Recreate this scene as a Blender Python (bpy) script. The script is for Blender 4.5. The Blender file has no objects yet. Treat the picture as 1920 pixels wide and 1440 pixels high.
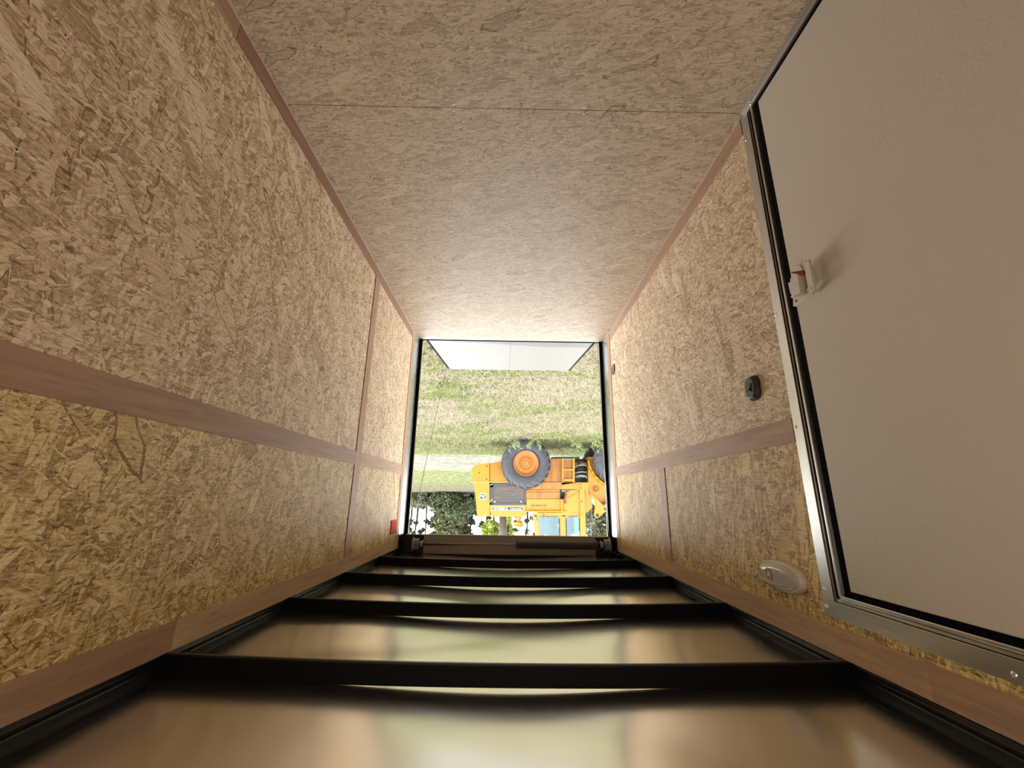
import bpy, bmesh, math, random
import numpy as np
from mathutils import Vector, Matrix

SC = bpy.context.scene
COL = SC.collection
rnd = random.Random(7)

# ------------------------------------------------------------------ camera, sky, sun, exposure
FPX = 769.6                      # focal length in pixels of the 1920x1440 frame
YAW, PITCH, ROLL = -0.0061883, 0.2717935, 0.0141705
EYE = 1.47                       # metres above the trailer floor
cy, sy, cp, sp = math.cos(YAW), math.sin(YAW), math.cos(PITCH), math.sin(PITCH)
FW = Vector((sy*cp, cy*cp, -sp)); _r = Vector((cy, -sy, 0)); _u = _r.cross(FW)
cr, sr = math.cos(ROLL), math.sin(ROLL)
RT = _r*cr + _u*sr; UP = -_r*sr + _u*cr
cam = bpy.data.cameras.new('camera'); camo = bpy.data.objects.new('camera', cam); COL.objects.link(camo)
cam.sensor_width = 36; cam.sensor_fit = 'HORIZONTAL'; cam.lens = FPX/1920*36
cam.clip_start = 0.02; cam.clip_end = 500
M = Matrix((( -RT.x, -UP.x, -FW.x, 0), (-RT.y, -UP.y, -FW.y, 0), (-RT.z, -UP.z, -FW.z, EYE), (0, 0, 0, 1)))
camo.matrix_world = M            # the phone is held upside down
SC.camera = camo

SKY = 0.72; SUN = 8.5
w = bpy.data.worlds.new('sky'); SC.world = w; w.use_nodes = True
wt = w.node_tree; wt.nodes.clear()
_o = wt.nodes.new('ShaderNodeOutputWorld'); _b = wt.nodes.new('ShaderNodeBackground')
_tc = wt.nodes.new('ShaderNodeTexCoord'); _sx = wt.nodes.new('ShaderNodeSeparateXYZ'); _rp = wt.nodes.new('ShaderNodeValToRGB')
wt.links.new(_tc.outputs['Generated'], _sx.inputs[0]); wt.links.new(_sx.outputs['Z'], _rp.inputs[0])
# low horizon band brightened to light the trailer interior, darker blue towards the zenith
_rp.color_ramp.elements[0].position = 0.30; _rp.color_ramp.elements[0].color = (13.6, 14, 14.2, 1)
_rp.color_ramp.elements[1].position = 0.62; _rp.color_ramp.elements[1].color = (2.5, 2.75, 3.2, 1)
wt.links.new(_rp.outputs[0], _b.inputs[0]); _b.inputs[1].default_value = SKY
wt.links.new(_b.outputs[0], _o.inputs[0])
sl = bpy.data.lights.new('sun', 'SUN'); sl.energy = SUN; sl.angle = math.radians(1.0); sl.color = (1, 0.95, 0.86)
so = bpy.data.objects.new('sun', sl); COL.objects.link(so)
so.rotation_euler = Vector((0.50, -0.10, 0.80)).to_track_quat('Z', 'Y').to_euler()
# light portal in the ramp opening: guides sampling of the sky, gives no light of its own
FILL_LAMP = 52.0  # emission strength of the added fill lamp behind the camera
pl = bpy.data.lights.new('opening_portal', 'AREA'); pl.shape = 'RECTANGLE'; pl.size = 1.80; pl.size_y = 1.80
pl.cycles.is_portal = True
po = bpy.data.objects.new('opening_portal', pl); COL.objects.link(po)
po.location = (0, 3.74, 0.89); po.rotation_euler = (math.radians(-90), 0, 0)   # faces into the trailer
SC.view_settings.view_transform = 'Standard'; SC.view_settings.look = 'None'
SC.view_settings.exposure = 0.07; SC.view_settings.gamma = 1.0; SC.view_settings.use_curve_mapping = False
try:
    SC.cycles.use_denoising = True; SC.cycles.denoiser = 'OPENIMAGEDENOISE'
    SC.cycles.use_adaptive_sampling = True; SC.cycles.adaptive_threshold = 0.05; SC.cycles.adaptive_min_samples = 16
    SC.cycles.max_bounces = 12; SC.cycles.diffuse_bounces = 7; SC.cycles.glossy_bounces = 6
    SC.cycles.transparent_max_bounces = 24; SC.cycles.sample_clamp_indirect = 8
    SC.cycles.caustics_reflective = False
except Exception: pass

# ------------------------------------------------------------------ geometry helpers
def ray(p):
    return RT*((960-p[0])/FPX) + UP*((p[1]-720)/FPX) + FW
def onx(p, X): d = ray(p); return d*(X/d.x) + Vector((0, 0, EYE))
def ony(p, Y): d = ray(p); return d*(Y/d.y) + Vector((0, 0, EYE))
def onz(p, Z): d = ray(p); return d*((Z-EYE)/d.z) + Vector((0, 0, EYE))

class MB:
    def __init__(s): s.v = []; s.f = []; s.m = []; s.mi = 0; s.sm = []; s.smooth = False
    def add(s, vs, fs):
        b = len(s.v); s.v += [tuple(x) for x in vs]
        for f in fs: s.f.append(tuple(b+i for i in f)); s.m.append(s.mi); s.sm.append(s.smooth)
    def box(s, a, b, bev=0):
        x0, y0, z0 = [min(a[i], b[i]) for i in range(3)]; x1, y1, z1 = [max(a[i], b[i]) for i in range(3)]
        if bev <= 0:
            s.add([(x0,y0,z0),(x1,y0,z0),(x1,y1,z0),(x0,y1,z0),(x0,y0,z1),(x1,y0,z1),(x1,y1,z1),(x0,y1,z1)],
                  [(0,3,2,1),(4,5,6,7),(0,1,5,4),(1,2,6,5),(2,3,7,6),(3,0,4,7)]); return
        e = min(bev, (x1-x0)/2.01, (y1-y0)/2.01, (z1-z0)/2.01)
        bm = bmesh.new(); bmesh.ops.create_cube(bm, size=1)
        for v in bm.verts: v.co = Vector(((x0+x1)/2+v.co.x*(x1-x0), (y0+y1)/2+v.co.y*(y1-y0), (z0+z1)/2+v.co.z*(z1-z0)))
        bmesh.ops.bevel(bm, geom=list(bm.edges), offset=e, segments=2, affect='EDGES', profile=0.5)
        s.bm(bm)
    def bm(s, bm, mat=None):
        bm.verts.index_update(); vs = [(mat @ v.co if mat else v.co.copy()) for v in bm.verts]
        s.add(vs, [tuple(v.index for v in f.verts) for f in bm.faces]); bm.free()
    def prism(s, pts, off):
        """pts: planar polygon of world points, off: extrusion vector"""
        n = len(pts); P = [Vector(p) for p in pts]; Q = [p+Vector(off) for p in P]
        nrm = Vector((0, 0, 0))
        for i in range(n): nrm += P[i].cross(P[(i+1) % n])
        fl = nrm.dot(Vector(off)) > 0
        fs = []
        a = tuple(range(n)); b = tuple(range(n, 2*n))
        fs.append(a[::-1] if fl else a); fs.append(b if fl else b[::-1])
        for i in range(n):
            j = (i+1) % n; q = (i, j, n+j, n+i); fs.append(q if fl else q[::-1])
        s.add(P+Q, fs)
    def tube(s, path, r, n=10, cap=True):
        path = [Vector(p) for p in path]; rs = r if isinstance(r, (list, tuple)) else [r]*len(path)
        vs = []; prev = None
        for i, p in enumerate(path):
            t = (path[min(i+1, len(path)-1)]-path[max(i-1, 0)]).normalized()
            ref = prev if prev is not None else (Vector((0, 0, 1)) if abs(t.z) < .9 else Vector((1, 0, 0)))
            a = (ref - t*ref.dot(t)).normalized(); b = t.cross(a); prev = a
            for k in range(n):
                an = 2*math.pi*k/n; vs.append(p + a*math.cos(an)*rs[i] + b*math.sin(an)*rs[i])
        fs = []
        for i in range(len(path)-1):
            for k in range(n):
                k2 = (k+1) % n; fs.append((i*n+k, i*n+k2, (i+1)*n+k2, (i+1)*n+k))
        if cap:
            fs.append(tuple(range(n))[::-1]); fs.append(tuple((len(path)-1)*n+k for k in range(n)))
        s.add(vs, fs)
    def lathe(s, prof, c, axis, n=32, close=False):
        """prof: list of (r, t) along axis from c"""
        ax = Vector(axis).normalized(); ref = Vector((0, 0, 1)) if abs(ax.z) < .9 else Vector((1, 0, 0))
        a = (ref-ax*ref.dot(ax)).normalized(); b = ax.cross(a); c = Vector(c); vs = []
        for k in range(n):
            an = 2*math.pi*k/n; d = a*math.cos(an)+b*math.sin(an)
            for r, t in prof: vs.append(c+d*r+ax*t)
        m = len(prof); fs = []
        for k in range(n):
            k2 = (k+1) % n
            for i in range(m-1): fs.append((k*m+i, k*m+i+1, k2*m+i+1, k2*m+i))
            if close: fs.append((k*m+m-1, k*m, k2*m, k2*m+m-1))
        s.add(vs, fs)
    def build(s, name, mat, parent=None, autosmooth=None):
        me = bpy.data.meshes.new(name); me.from_pydata(s.v, [], s.f); me.validate()
        mats = mat if isinstance(mat, (list, tuple)) else [mat]
        for m in mats: me.materials.append(m)
        if len(me.polygons) == len(s.f):
            me.polygons.foreach_set('material_index', s.m)
            me.polygons.foreach_set('use_smooth', s.sm)
        bm = bmesh.new(); bm.from_mesh(me); bmesh.ops.recalc_face_normals(bm, faces=bm.faces); bm.to_mesh(me); bm.free()
        o = bpy.data.objects.new(name, me); COL.objects.link(o)
        if parent: o.parent = parent; o.matrix_parent_inverse = Matrix.Translation(-Vector(parent.location)) if parent.type == 'EMPTY' else Matrix()
        return o
def tag(o, label=None, cat=None, group=None, kind=None):
    if label: o['label'] = label
    if cat: o['category'] = cat
    if group: o['group'] = group
    if kind: o['kind'] = kind
    return o
def thing(name, loc, label, cat, group=None, kind=None):
    o = bpy.data.objects.new(name, None); COL.objects.link(o); o.location = loc; o.empty_display_size = 0.05
    return tag(o, label, cat, group, kind)

# ------------------------------------------------------------------ material helpers
class NT:
    def __init__(s, name):
        s.m = bpy.data.materials.new(name); s.m.use_nodes = True; s.t = s.m.node_tree; s.t.nodes.clear()
        s.out = s.n('ShaderNodeOutputMaterial'); s.b = s.n('ShaderNodeBsdfPrincipled'); s.l(s.b.outputs[0], s.out.inputs[0])
    def n(s, t, **k):
        x = s.t.nodes.new(t)
        for a, v in k.items(): setattr(x, a, v)
        return x
    def l(s, a, b): s.t.links.new(a, b)
    def put(s, sock, v):
        if hasattr(v, 'links') or hasattr(v, 'is_linked'): s.l(v, sock)
        else: sock.default_value = v
    def math(s, op, a, b=0.0, c=0.0, clamp=False):
        x = s.n('ShaderNodeMath', operation=op, use_clamp=clamp)
        s.put(x.inputs[0], a); s.put(x.inputs[1], b); s.put(x.inputs[2], c); return x.outputs[0]
    def mixf(s, f, a, b):
        x = s.n('ShaderNodeMix', data_type='FLOAT'); s.put(x.inputs[0], f); s.put(x.inputs[2], a); s.put(x.inputs[3], b); return x.outputs[0]
    def mixc(s, f, a, b, bt='MIX'):
        x = s.n('ShaderNodeMix', data_type='RGBA', blend_type=bt); s.put(x.inputs[0], f)
        for i, v in ((6, a), (7, b)):
            if isinstance(v, tuple): x.inputs[i].default_value = (*v[:3], 1)
            else: s.l(v, x.inputs[i])
        return x.outputs[2]
    def ramp(s, f, stops, interp='LINEAR'):
        x = s.n('ShaderNodeValToRGB'); s.l(f, x.inputs[0]); cr_ = x.color_ramp; cr_.interpolation = interp
        while len(cr_.elements) < len(stops): cr_.elements.new(0.5)
        for e, (p, c) in zip(cr_.elements, stops): e.position = p; e.color = (*c[:3], 1) if isinstance(c, tuple) else (c, c, c, 1)
        return x.outputs[0]
    def obj(s): return s.n('ShaderNodeTexCoord').outputs['Object']
    def map(s, v, scale=(1, 1, 1), rot=(0, 0, 0), loc=(0, 0, 0)):
        x = s.n('ShaderNodeMapping'); s.l(v, x.inputs[0]); x.inputs['Scale'].default_value = scale
        x.inputs['Rotation'].default_value = rot; x.inputs['Location'].default_value = loc; return x.outputs[0]
    def noise(s, v, scale, detail=3, rough=0.5, out='Fac', dist=0.0, dim='3D'):
        x = s.n('ShaderNodeTexNoise', noise_dimensions=dim); s.l(v, x.inputs['Vector']); x.inputs['Scale'].default_value = scale
        x.inputs['Detail'].default_value = detail; x.inputs['Roughness'].default_value = rough; x.inputs['Distortion'].default_value = dist
        return x.outputs[out]
    def bump(s, h, strength=0.3, dist=0.01):
        x = s.n('ShaderNodeBump'); x.inputs['Strength'].default_value = strength; x.inputs['Distance'].default_value = dist
        s.l(h, x.inputs['Height']); s.l(x.outputs[0], s.b.inputs['Normal'])
    def set(s, col=None, rough=None, metal=None, spec=None):
        if col is not None:
            if isinstance(col, tuple): s.b.inputs['Base Color'].default_value = (*col[:3], 1)
            else: s.l(col, s.b.inputs['Base Color'])
        if rough is not None: s.put(s.b.inputs['Roughness'], rough)
        if metal is not None: s.b.inputs['Metallic'].default_value = metal
        if spec is not None: s.b.inputs['Specular IOR Level'].default_value = spec
        return s.m

def osb(name, plane, dark, mid, light, k=1.0, main=0.0, spread=1.2, contrast=1.0, seed=0, flake=(11, 48), spec=0.35):
    """oriented strand board: layers of long flakes in several directions laid over each other"""
    R = random.Random(seed); t = NT(name)
    sx_ = t.n('ShaderNodeSeparateXYZ'); t.l(t.obj(), sx_.inputs[0]); cb = t.n('ShaderNodeCombineXYZ')
    a, b = plane; t.l(sx_.outputs[a], cb.inputs[0]); t.l(sx_.outputs[b], cb.inputs[1]); P = cb.outputs[0]
    wn = t.noise(P, 9, 2, 0.5, 'Color', dim='2D'); wv = t.n('ShaderNodeVectorMath', operation='MULTIPLY_ADD')
    t.l(wn, wv.inputs[0]); wv.inputs[1].default_value = (0.022, 0.022, 0); t.l(P, wv.inputs[2]); P1 = wv.outputs[0]
    wn2 = t.noise(P, 70, 2, 0.6, 'Color', dim='2D'); wv2 = t.n('ShaderNodeVectorMath', operation='MULTIPLY_ADD')
    t.l(wn2, wv2.inputs[0]); wv2.inputs[1].default_value = (0.0035, 0.0035, 0); t.l(P1, wv2.inputs[2]); P2 = wv2.outputs[0]
    tone = None; edge = None
    # (across-length, across-width) cell counts per metre, share of cells left out, free direction
    layers = ((30, 75, 0.0, 1), (20, 60, .55, 1), (55, 110, .60, 1), (14, 42, .66, 0), (36, 95, .62, 1), (9, 30, .72, 0), (24, 150, .80, 0), (60, 130, .70, 1), (18, 70, .80, 1), (6.5, 22, .85, 0), (30, 190, .88, 1))
    for i, (fl, fw_, th, free) in enumerate(layers):
        ang = main + R.uniform(-spread, spread) if not free else R.uniform(-1.57, 1.57)*(1 if spread > .8 else .45)
        fl *= k*flake[0]/11*R.uniform(.85, 1.2); fw_ *= k*flake[1]/48*R.uniform(.85, 1.2)
        mp = t.map(P2, (1, 1, 1), (0, 0, ang)); mp = t.map(mp, (fl, fw_, 1), (0, 0, 0), (R.uniform(0, 50), R.uniform(0, 50), 0))
        v = t.n('ShaderNodeTexVoronoi', voronoi_dimensions='2D', feature='F1'); t.l(mp, v.inputs['Vector']); v.inputs['Scale'].default_value = 1
        e = t.n('ShaderNodeTexVoronoi', voronoi_dimensions='2D', feature='DISTANCE_TO_EDGE'); t.l(mp, e.inputs['Vector']); e.inputs['Scale'].default_value = 1
        sc_ = t.n('ShaderNodeSeparateColor'); t.l(v.outputs['Color'], sc_.inputs[0])
        ln = t.math('LESS_THAN', e.outputs['Distance'], t.math('MULTIPLY', sc_.outputs[2], 0.10 if fl < 25 else 0.07))
        if tone is None: tone = sc_.outputs[1]; edge = ln; continue
        m = t.math('GREATER_THAN', sc_.outputs[0], th)
        tone = t.mixf(m, tone, sc_.outputs[1])
        edge = t.mixf(m, edge, t.math('MULTIPLY', ln, sc_.outputs[2]))
    grain = t.noise(t.map(P2, (14, 160, 1), (0, 0, main)), 1.0, 4, 0.65, dim='2D')
    fine = t.noise(t.map(P2, (1, 2.2, 1), (0, 0, main)), 110, 3, 0.7, dim='2D')
    v = t.math('MULTIPLY_ADD', t.math('SUBTRACT', tone, 0.5), 0.46*contrast, 0.5)
    v = t.math('MULTIPLY_ADD', t.math('SUBTRACT', grain, 0.5), 0.75*contrast, v)
    v = t.math('MULTIPLY_ADD', t.math('SUBTRACT', fine, 0.5), 0.7*contrast, v)
    v = t.math('MULTIPLY_ADD', edge, -0.38*contrast, v)
    col = t.ramp(v, [(0.0, dark), (0.30, tuple(dark[i]*.45+mid[i]*.55 for i in range(3))), (0.52, mid), (0.95, light)])
    sp_ = t.noise(t.map(P2, (30, 95, 1), (0, 0, main+0.3), (3, 9, 0)), 1.0, 2, 0.5, dim='2D')
    col = t.mixc(t.math('MULTIPLY', t.ramp(sp_, [(0.66, 0.0), (0.73, 1.0)]), 0.55*contrast), col, tuple(c*.35 for c in dark))
    t.set(col, 0.55, 0, spec); t.bump(t.math("ADD", grain, fine), 0.3, 0.0015)
    return t.m

def plain(name, col, rough=0.5, metal=0.0, spec=0.5, nz=0.0, scale=20, bump=0.0, bscale=60, bdist=0.002):
    t = NT(name); t.set(col, rough, metal, spec)
    if nz: t.set(t.mixc(t.noise(t.obj(), scale, 4, 0.6), tuple(c*(1-nz) for c in col), tuple(min(1, c*(1+nz)) for c in col)))
    if bump: t.bump(t.noise(t.obj(), bscale, 3, 0.6), bump, bdist)
    return t.m
def strip_mat(name, col, axis, seed=0):
    t = NT(name); s = [46, 46, 46]; s[axis] = 3.0
    o = t.map(t.obj(), tuple(s), (0, 0, 0), (seed*3.1, seed*7.7, seed*1.3))
    g = t.noise(o, 1.0, 5, 0.6, dist=0.6); g2 = t.noise(t.map(t.obj(), (7, 7, 7), loc=(seed, seed, 0)), 1.0, 3, 0.5)
    sp2 = t.noise(t.map(t.obj(), tuple(x*3.2 for x in s)), 1.0, 1, 0.5)
    c = t.ramp(g, [(0.25, tuple(x*.62 for x in col)), (0.55, col), (0.85, tuple(x*1.22 for x in col))])
    c = t.mixc(t.math('MULTIPLY', g2, 0.45), c, tuple(x*.72 for x in col))
    c = t.mixc(t.math('MULTIPLY', t.ramp(sp2, [(0.70, 0.0), (0.76, 1.0)]), 0.5), c, tuple(x*.3 for x in col))
    t.set(c, 0.5, 0, 0.3); t.bump(g, 0.12, 0.001); return t.m

OSB_R = osb('osb_right', (1, 2), (0.25, 0.145, 0.065), (0.67, 0.5, 0.315), (0.9, 0.76, 0.56), 0.9, -0.55, 1.0, 1.15, 3)
OSB_RU = osb('osb_right_upper', (1, 2), (0.23, 0.125, 0.038), (0.66, 0.475, 0.215), (0.89, 0.73, 0.42), 0.85, 0.2, 1.5, 1.3, 5)
OSB_L = osb('osb_left', (1, 2), (0.25, 0.145, 0.065), (0.68, 0.51, 0.33), (0.91, 0.77, 0.58), 1.0, 0.5, 1.1, 1.15, 8)
OSB_LU = osb('osb_left_upper', (1, 2), (0.23, 0.12, 0.036), (0.66, 0.465, 0.195), (0.89, 0.72, 0.39), 1.0, -0.3, 1.5, 1.35, 9)
OSB_F = osb('osb_floor', (0, 1), (0.23, 0.145, 0.08), (0.58, 0.45, 0.295), (0.76, 0.63, 0.455), 1.25, 0.05, 0.55, 0.85, 12, (10, 44), 0.5)
def _ramp_mat():
    t = NT('ramp_board'); n = t.noise(t.map(t.obj(), (16, 60, 30)), 1, 5, 0.7); n2 = t.noise(t.obj(), 160, 3, 0.7)
    t.set(t.ramp(t.math('MULTIPLY_ADD', n2, 0.5, t.math('MULTIPLY', n, 0.6)), [(0.32, (.055, .050, .038)), (0.48, (.105, .10, .084)), (0.8, (.135, .13, .11))]), 0.5); return t.m
RAMP = _ramp_mat()
STRIP = [strip_mat('plywood_strip_y%d' % i, c, 1, i) for i, c in enumerate(((.47, .295, .19), (.34, .195, .13), (.55, .365, .235), (.42, .255, .165)))]
STRIPV = strip_mat('plywood_strip_z', (.46, .275, .165), 2, 4)
BLACK = plain('black_steel', (0.006, 0.006, 0.007), 0.38, 0.0, 0.35, 0.3, 30)
BLACK2 = plain('black_steel_matt', (0.008, 0.008, 0.009), 0.6, 0.0, 0.3, 0.3, 30)
RUBBER = plain('black_rubber', (0.003, 0.003, 0.003), 0.85, 0, 0.05)
def _alu(name, axis, col=(.62, .60, .56), rough=0.32):
    t = NT(name); s = [260, 260, 260]; s[axis] = 6
    g = t.noise(t.map(t.obj(), tuple(s)), 1, 3, 0.6)
    t.set(t.mixc(g, tuple(c*.8 for c in col), tuple(min(1, c*1.1) for c in col)), t.math('MULTIPLY_ADD', g, 0.2, rough-0.08), 1.0); t.bump(g, 0.08, 0.0005); return t.m
ALU_Z = _alu('brushed_aluminium_upright', 2); ALU_Y = _alu('brushed_aluminium_level', 1)
GALV = _alu('galvanised_jamb', 2, (.50, .52, .50), 0.26)
ZINC = plain('zinc', (0.75, 0.73, 0.68), 0.3, 1.0)
SCREW = plain('screw_head', (0.78, 0.76, 0.70), 0.35, 0.4, 0.6)
def _skin():
    t = NT('roof_skin'); n = t.noise(t.map(t.obj(), (1.0, 1.6, 1)), 1.5, 1, 0.3, dist=0.4); n2 = t.noise(t.obj(), 350, 2, 0.6)
    t.set((.87, .835, .775), 0.205, 1.0); h = t.math('MULTIPLY_ADD', n2, 0.0003, n); t.bump(h, 0.45, 0.03); return t.m
SKIN = _skin()
def _door():
    t = NT('door_panel_textured'); n = t.noise(t.obj(), 130, 2, 0.5)
    n2 = t.noise(t.obj(), 3, 3, 0.5); t.set(t.mixc(n2, (.60, .54, .45), (.65, .585, .485)), 0.5, 0, 0.35); t.bump(n, 0.6, 0.002); return t.m
DOORM = _door()
GREYP = plain('grey_plastic', (0.022, 0.023, 0.026), 0.42, 0, 0.5)
DARKP = plain('dark_plastic', (0.006, 0.006, 0.007), 0.4, 0, 0.5)
LATCHM = plain('latch_paint', (0.62, 0.56, 0.48), 0.4, 0.2, 0.5)
REDM = plain('red_plastic', (0.20, 0.010, 0.006), 0.5, 0, 0.25)
REDL = plain('red_label', (0.70, 0.045, 0.014), 0.7, 0, 0.1); REDD = plain('red_label_print', (0.40, 0.02, 0.008), 0.7, 0, 0.1)
HDRM = plain('header_plate_paint', (0.25, 0.205, 0.155), 0.45, 0, 0.4, 0.08, 4)
SPRM = plain('oily_spring_steel', (0.035, 0.030, 0.027), 0.42, 0.5); RODM = plain('rod_steel', (0.16, 0.14, 0.12), 0.4, 0.9)
DRUM = plain('cast_drum', (0.22, 0.19, 0.17), 0.42, 0.85)
LENS_B = plain('lamp_base', (0.62, 0.55, 0.46), 0.35, 0, 0.5)
def _lens():
    t = NT('lamp_lens'); t.set((.78, .70, .60), 0.16, 0, 0.6); t.b.inputs['Transmission Weight'].default_value = 0.45
    t.b.inputs['IOR'].default_value = 1.4; return t.m
LENS = _lens()

# ------------------------------------------------------------------ trailer shell
XR, XL = 0.8852, -0.8999; ZT = 1.871; YB = 3.57; YO = 3.72; YF = -0.40
BOWS = (1.215, 1.845, 2.440, 3.070)
g = MB()   # floor of three boards with hairline gaps
for y0, y1 in ((YF, 1.2585), (1.2615, 2.4775), (2.4785, 3.700)): g.box((XL-.006, y0, -0.018), (XR+.006, y1, 0))
floor = tag(g.build('floor', OSB_F), 'tan strand board floor of the trailer with a dark joint line', kind='structure')
g = MB(); g.box((XL-.04, YF, -0.06), (XR+.04, YO, -0.0185)); tag(g.build('trim_1', BLACK2), 'black frame under the floor boards', kind='structure')
def wall(name, x, s, boards, zmid, mats, label):
    g = MB()
    for (y0, y1, lo) in boards:
        for mi, (z0, z1) in enumerate(((0.003, zmid), (zmid+.001, ZT))):
            if lo == 'upper' and mi == 0: continue
            if lo == 'lower' and mi == 1: continue
            g.mi = mi; g.box((x+s*.004, y0, z0), (x+s*.014, y1, z1))
    return tag(g.build(name, mats), label, kind='structure')
wall_r = wall('wall_right', XR, 1, ((YF, 2.409, ''), (2.417, YB, '')), 1.252, [OSB_R, OSB_RU], 'strand board wall on the far side from the side door')
wall_l = wall('wall_left', XL, -1, ((1.262, 2.398, 'upper'), (2.406, YB, 'upper'), (1.262, YB, 'lower')), 1.247, [OSB_L, OSB_LU], 'strand board wall beside the side door')
g = MB(); g.mi = 0
g.box((XL-.014, YF, 1.733), (XL-.004, 1.262, ZT)); g.box((XL-.014, YF, 0), (XL-.004, 0.372, 1.70))
o = g.build('wall_left_door_side', OSB_LU); o.name = 'wall_left.001'; tag(o, 'strand board over and before the side door', kind='structure')
g = MB()   # outer skins of the body, black behind the gaps
g.box((XR+.016, YF, -.06), (XR+.075, YO, 1.93)); g.box((XL-.05, YF, -.06), (XL-.11, YO, 1.93))
g.box((XL-.016, 1.26, -.06), (XL-.06, YO, 1.93)); g.box((XL-.016, YF, 1.74), (XL-.06, 1.26, 1.93)); g.box((XL-.016, YF, -.06), (XL-.06, 0.37, 1.75))
tag(g.build('trim_2', BLACK2), 'black outer body behind the wall boards', kind='structure')
g = MB(); g.box((XL-.06, YF-.02, -.06), (XR+.06, YF, 1.95)); tag(g.build('wall_front', OSB_L), 'strand board front wall behind the camera', kind='structure')

# plywood cover strips
def strip(n, x, s, y0, y1, z0, z1, mat, label, d=0.005):
    g = MB(); g.box((x, y0, z0), (x+s*(d-.0006), y1, z1), 0.0008); return tag(g.build('trim_%d' % n, mat), label, kind='structure')
strip(3, XR, 1, YF, 0.972, 0.006, 0.073, STRIP[0], 'brown plywood strip along the floor, near length, wall without door')
strip(4, XR, 1, 0.974, 3.486, 0.006, 0.073, STRIP[1], 'dark reddish plywood strip along the floor, wall without door')
strip(5, XR, 1, YF, 2.414, 1.216, 1.294, STRIP[3], 'plywood belt strip at mid height, long piece before the batten')
strip(6, XR, 1, 2.502, 3.486, 1.214, 1.292, STRIP[0], 'plywood belt strip at mid height, short piece behind the batten')
strip(7, XR, 1, 2.415, 2.501, 0.0738, 1.7955, STRIPV, 'upright plywood batten crossing the belt, wall without door', 0.0045)
strip(8, XR, 1, YF, 1.245, 1.797, 1.872, STRIP[3], 'dark plywood strip under the roof, near length, wall without door')
strip(9, XR, 1, 1.247, 3.486, 1.797, 1.872, STRIP[2], 'pale plywood strip under the roof, wall without door')
strip(10, XR, 1, 3.487, 3.570, 0.006, 1.872, STRIPV, 'upright plywood strip at the rear end, wall without door')
strip(11, XL, -1, 1.283, 3.452, 0.006, 0.080, STRIP[0], 'plywood strip along the floor, wall with side door')
strip(12, XL, -1, 1.283, 3.478, 1.209, 1.287, STRIP[0], 'plywood belt strip at mid height ending at the side door frame')
strip(13, XL, -1, 2.407, 2.492, 1.2875, 1.794, STRIPV, 'short upright plywood batten above the belt, wall with side door')
strip(14, XL, -1, 1.000, 3.478, 1.795, 1.870, STRIP[2], 'pale plywood strip under the roof, wall with side door')
strip(15, XL, -1, YF, 0.999, 1.795, 1.870, STRIP[0], 'plywood strip under the roof over the side door')
strip(16, XL, -1, 3.479, 3.570, 0.006, 1.870, STRIPV, 'upright plywood strip at the rear end, wall with side door')
PALE = plain('pale_bead', (0.62, 0.52, 0.42), 0.4)
g = MB(); g.box((XR, YF, 0.0005), (XR+.0035, YO-.02, 0.0055)); tag(g.build('trim_17', PALE), 'pale thin bead where the floor meets the wall without door', kind='structure')
g = MB(); g.box((XL, 1.29, 0.0005), (XL-.0035, YO-.02, 0.0055)); tag(g.build('trim_18', PALE), 'pale thin bead where the floor meets the wall with side door', kind='structure')

# rear jambs of shiny sheet metal, gaskets, threshold
for n, x, s, xg, side in ((19, XR, 1, .871, 'without door'), (20, XL, -1, -.885, 'with side door')):
    g = MB(); yg = YO-.012
    g.prism([(x+s*.001, YB+.001, .008), (xg, yg, .008), (x+s*.02, yg, .008), (x+s*.02, YB+.001, .008)], (0, 0, 1.764)); g.mi = 1
    g.prism([(x+s*.002, YB+.001, 1.7725), (xg, yg, 1.7725), (x+s*.02, yg, 1.7725), (x+s*.02, YB+.001, 1.7725)], (0, 0, .13)); g.mi = 2
    g.box((xg-s*.022, yg+.0005, -.004), (x+s*.02, YO+.012, 1.7775)); g.mi = 0; g.box((xg-s*.023, YO+.002, -.004), (xg-s*.0265, YO+.012, 1.7775))
    tag(g.build('trim_%d' % n, [GALV, BLACK, RUBBER]), 'shiny metal rear jamb with black gasket, wall '+side, kind='structure')
g = MB(); g.mi = 0; g.box((XL, 3.700, -.02), (XR, 3.706, 0.0005)); g.mi = 1; g.box((-.862, 3.7065, -.03), (.848, 3.741, 0.0012))
tag(g.build('trim_21', [ZINC, RUBBER]), 'metal edge and black gasket along the threshold', kind='structure')
# header over the opening
g = MB(); g.box((XL-.02, 3.690, 1.778), (XR+.02, 3.735, 1.97)); g.mi = 1; g.box((XL+.03, 3.692, 1.772), (XR-.03, 3.728, 1.7778))
tag(g.build('wall_back', [BLACK2, PALE]), 'black header beam above the ramp opening', kind='structure')
hp = MB(); hp.box((-0.745, 3.684, 1.781), (0.700, 3.6895, 1.925), 0.001)
hpo = hp.build('header_plate', HDRM); tag(hpo, 'beige sheet metal cover plate on the black header behind the spring shaft', 'plate')

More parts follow.
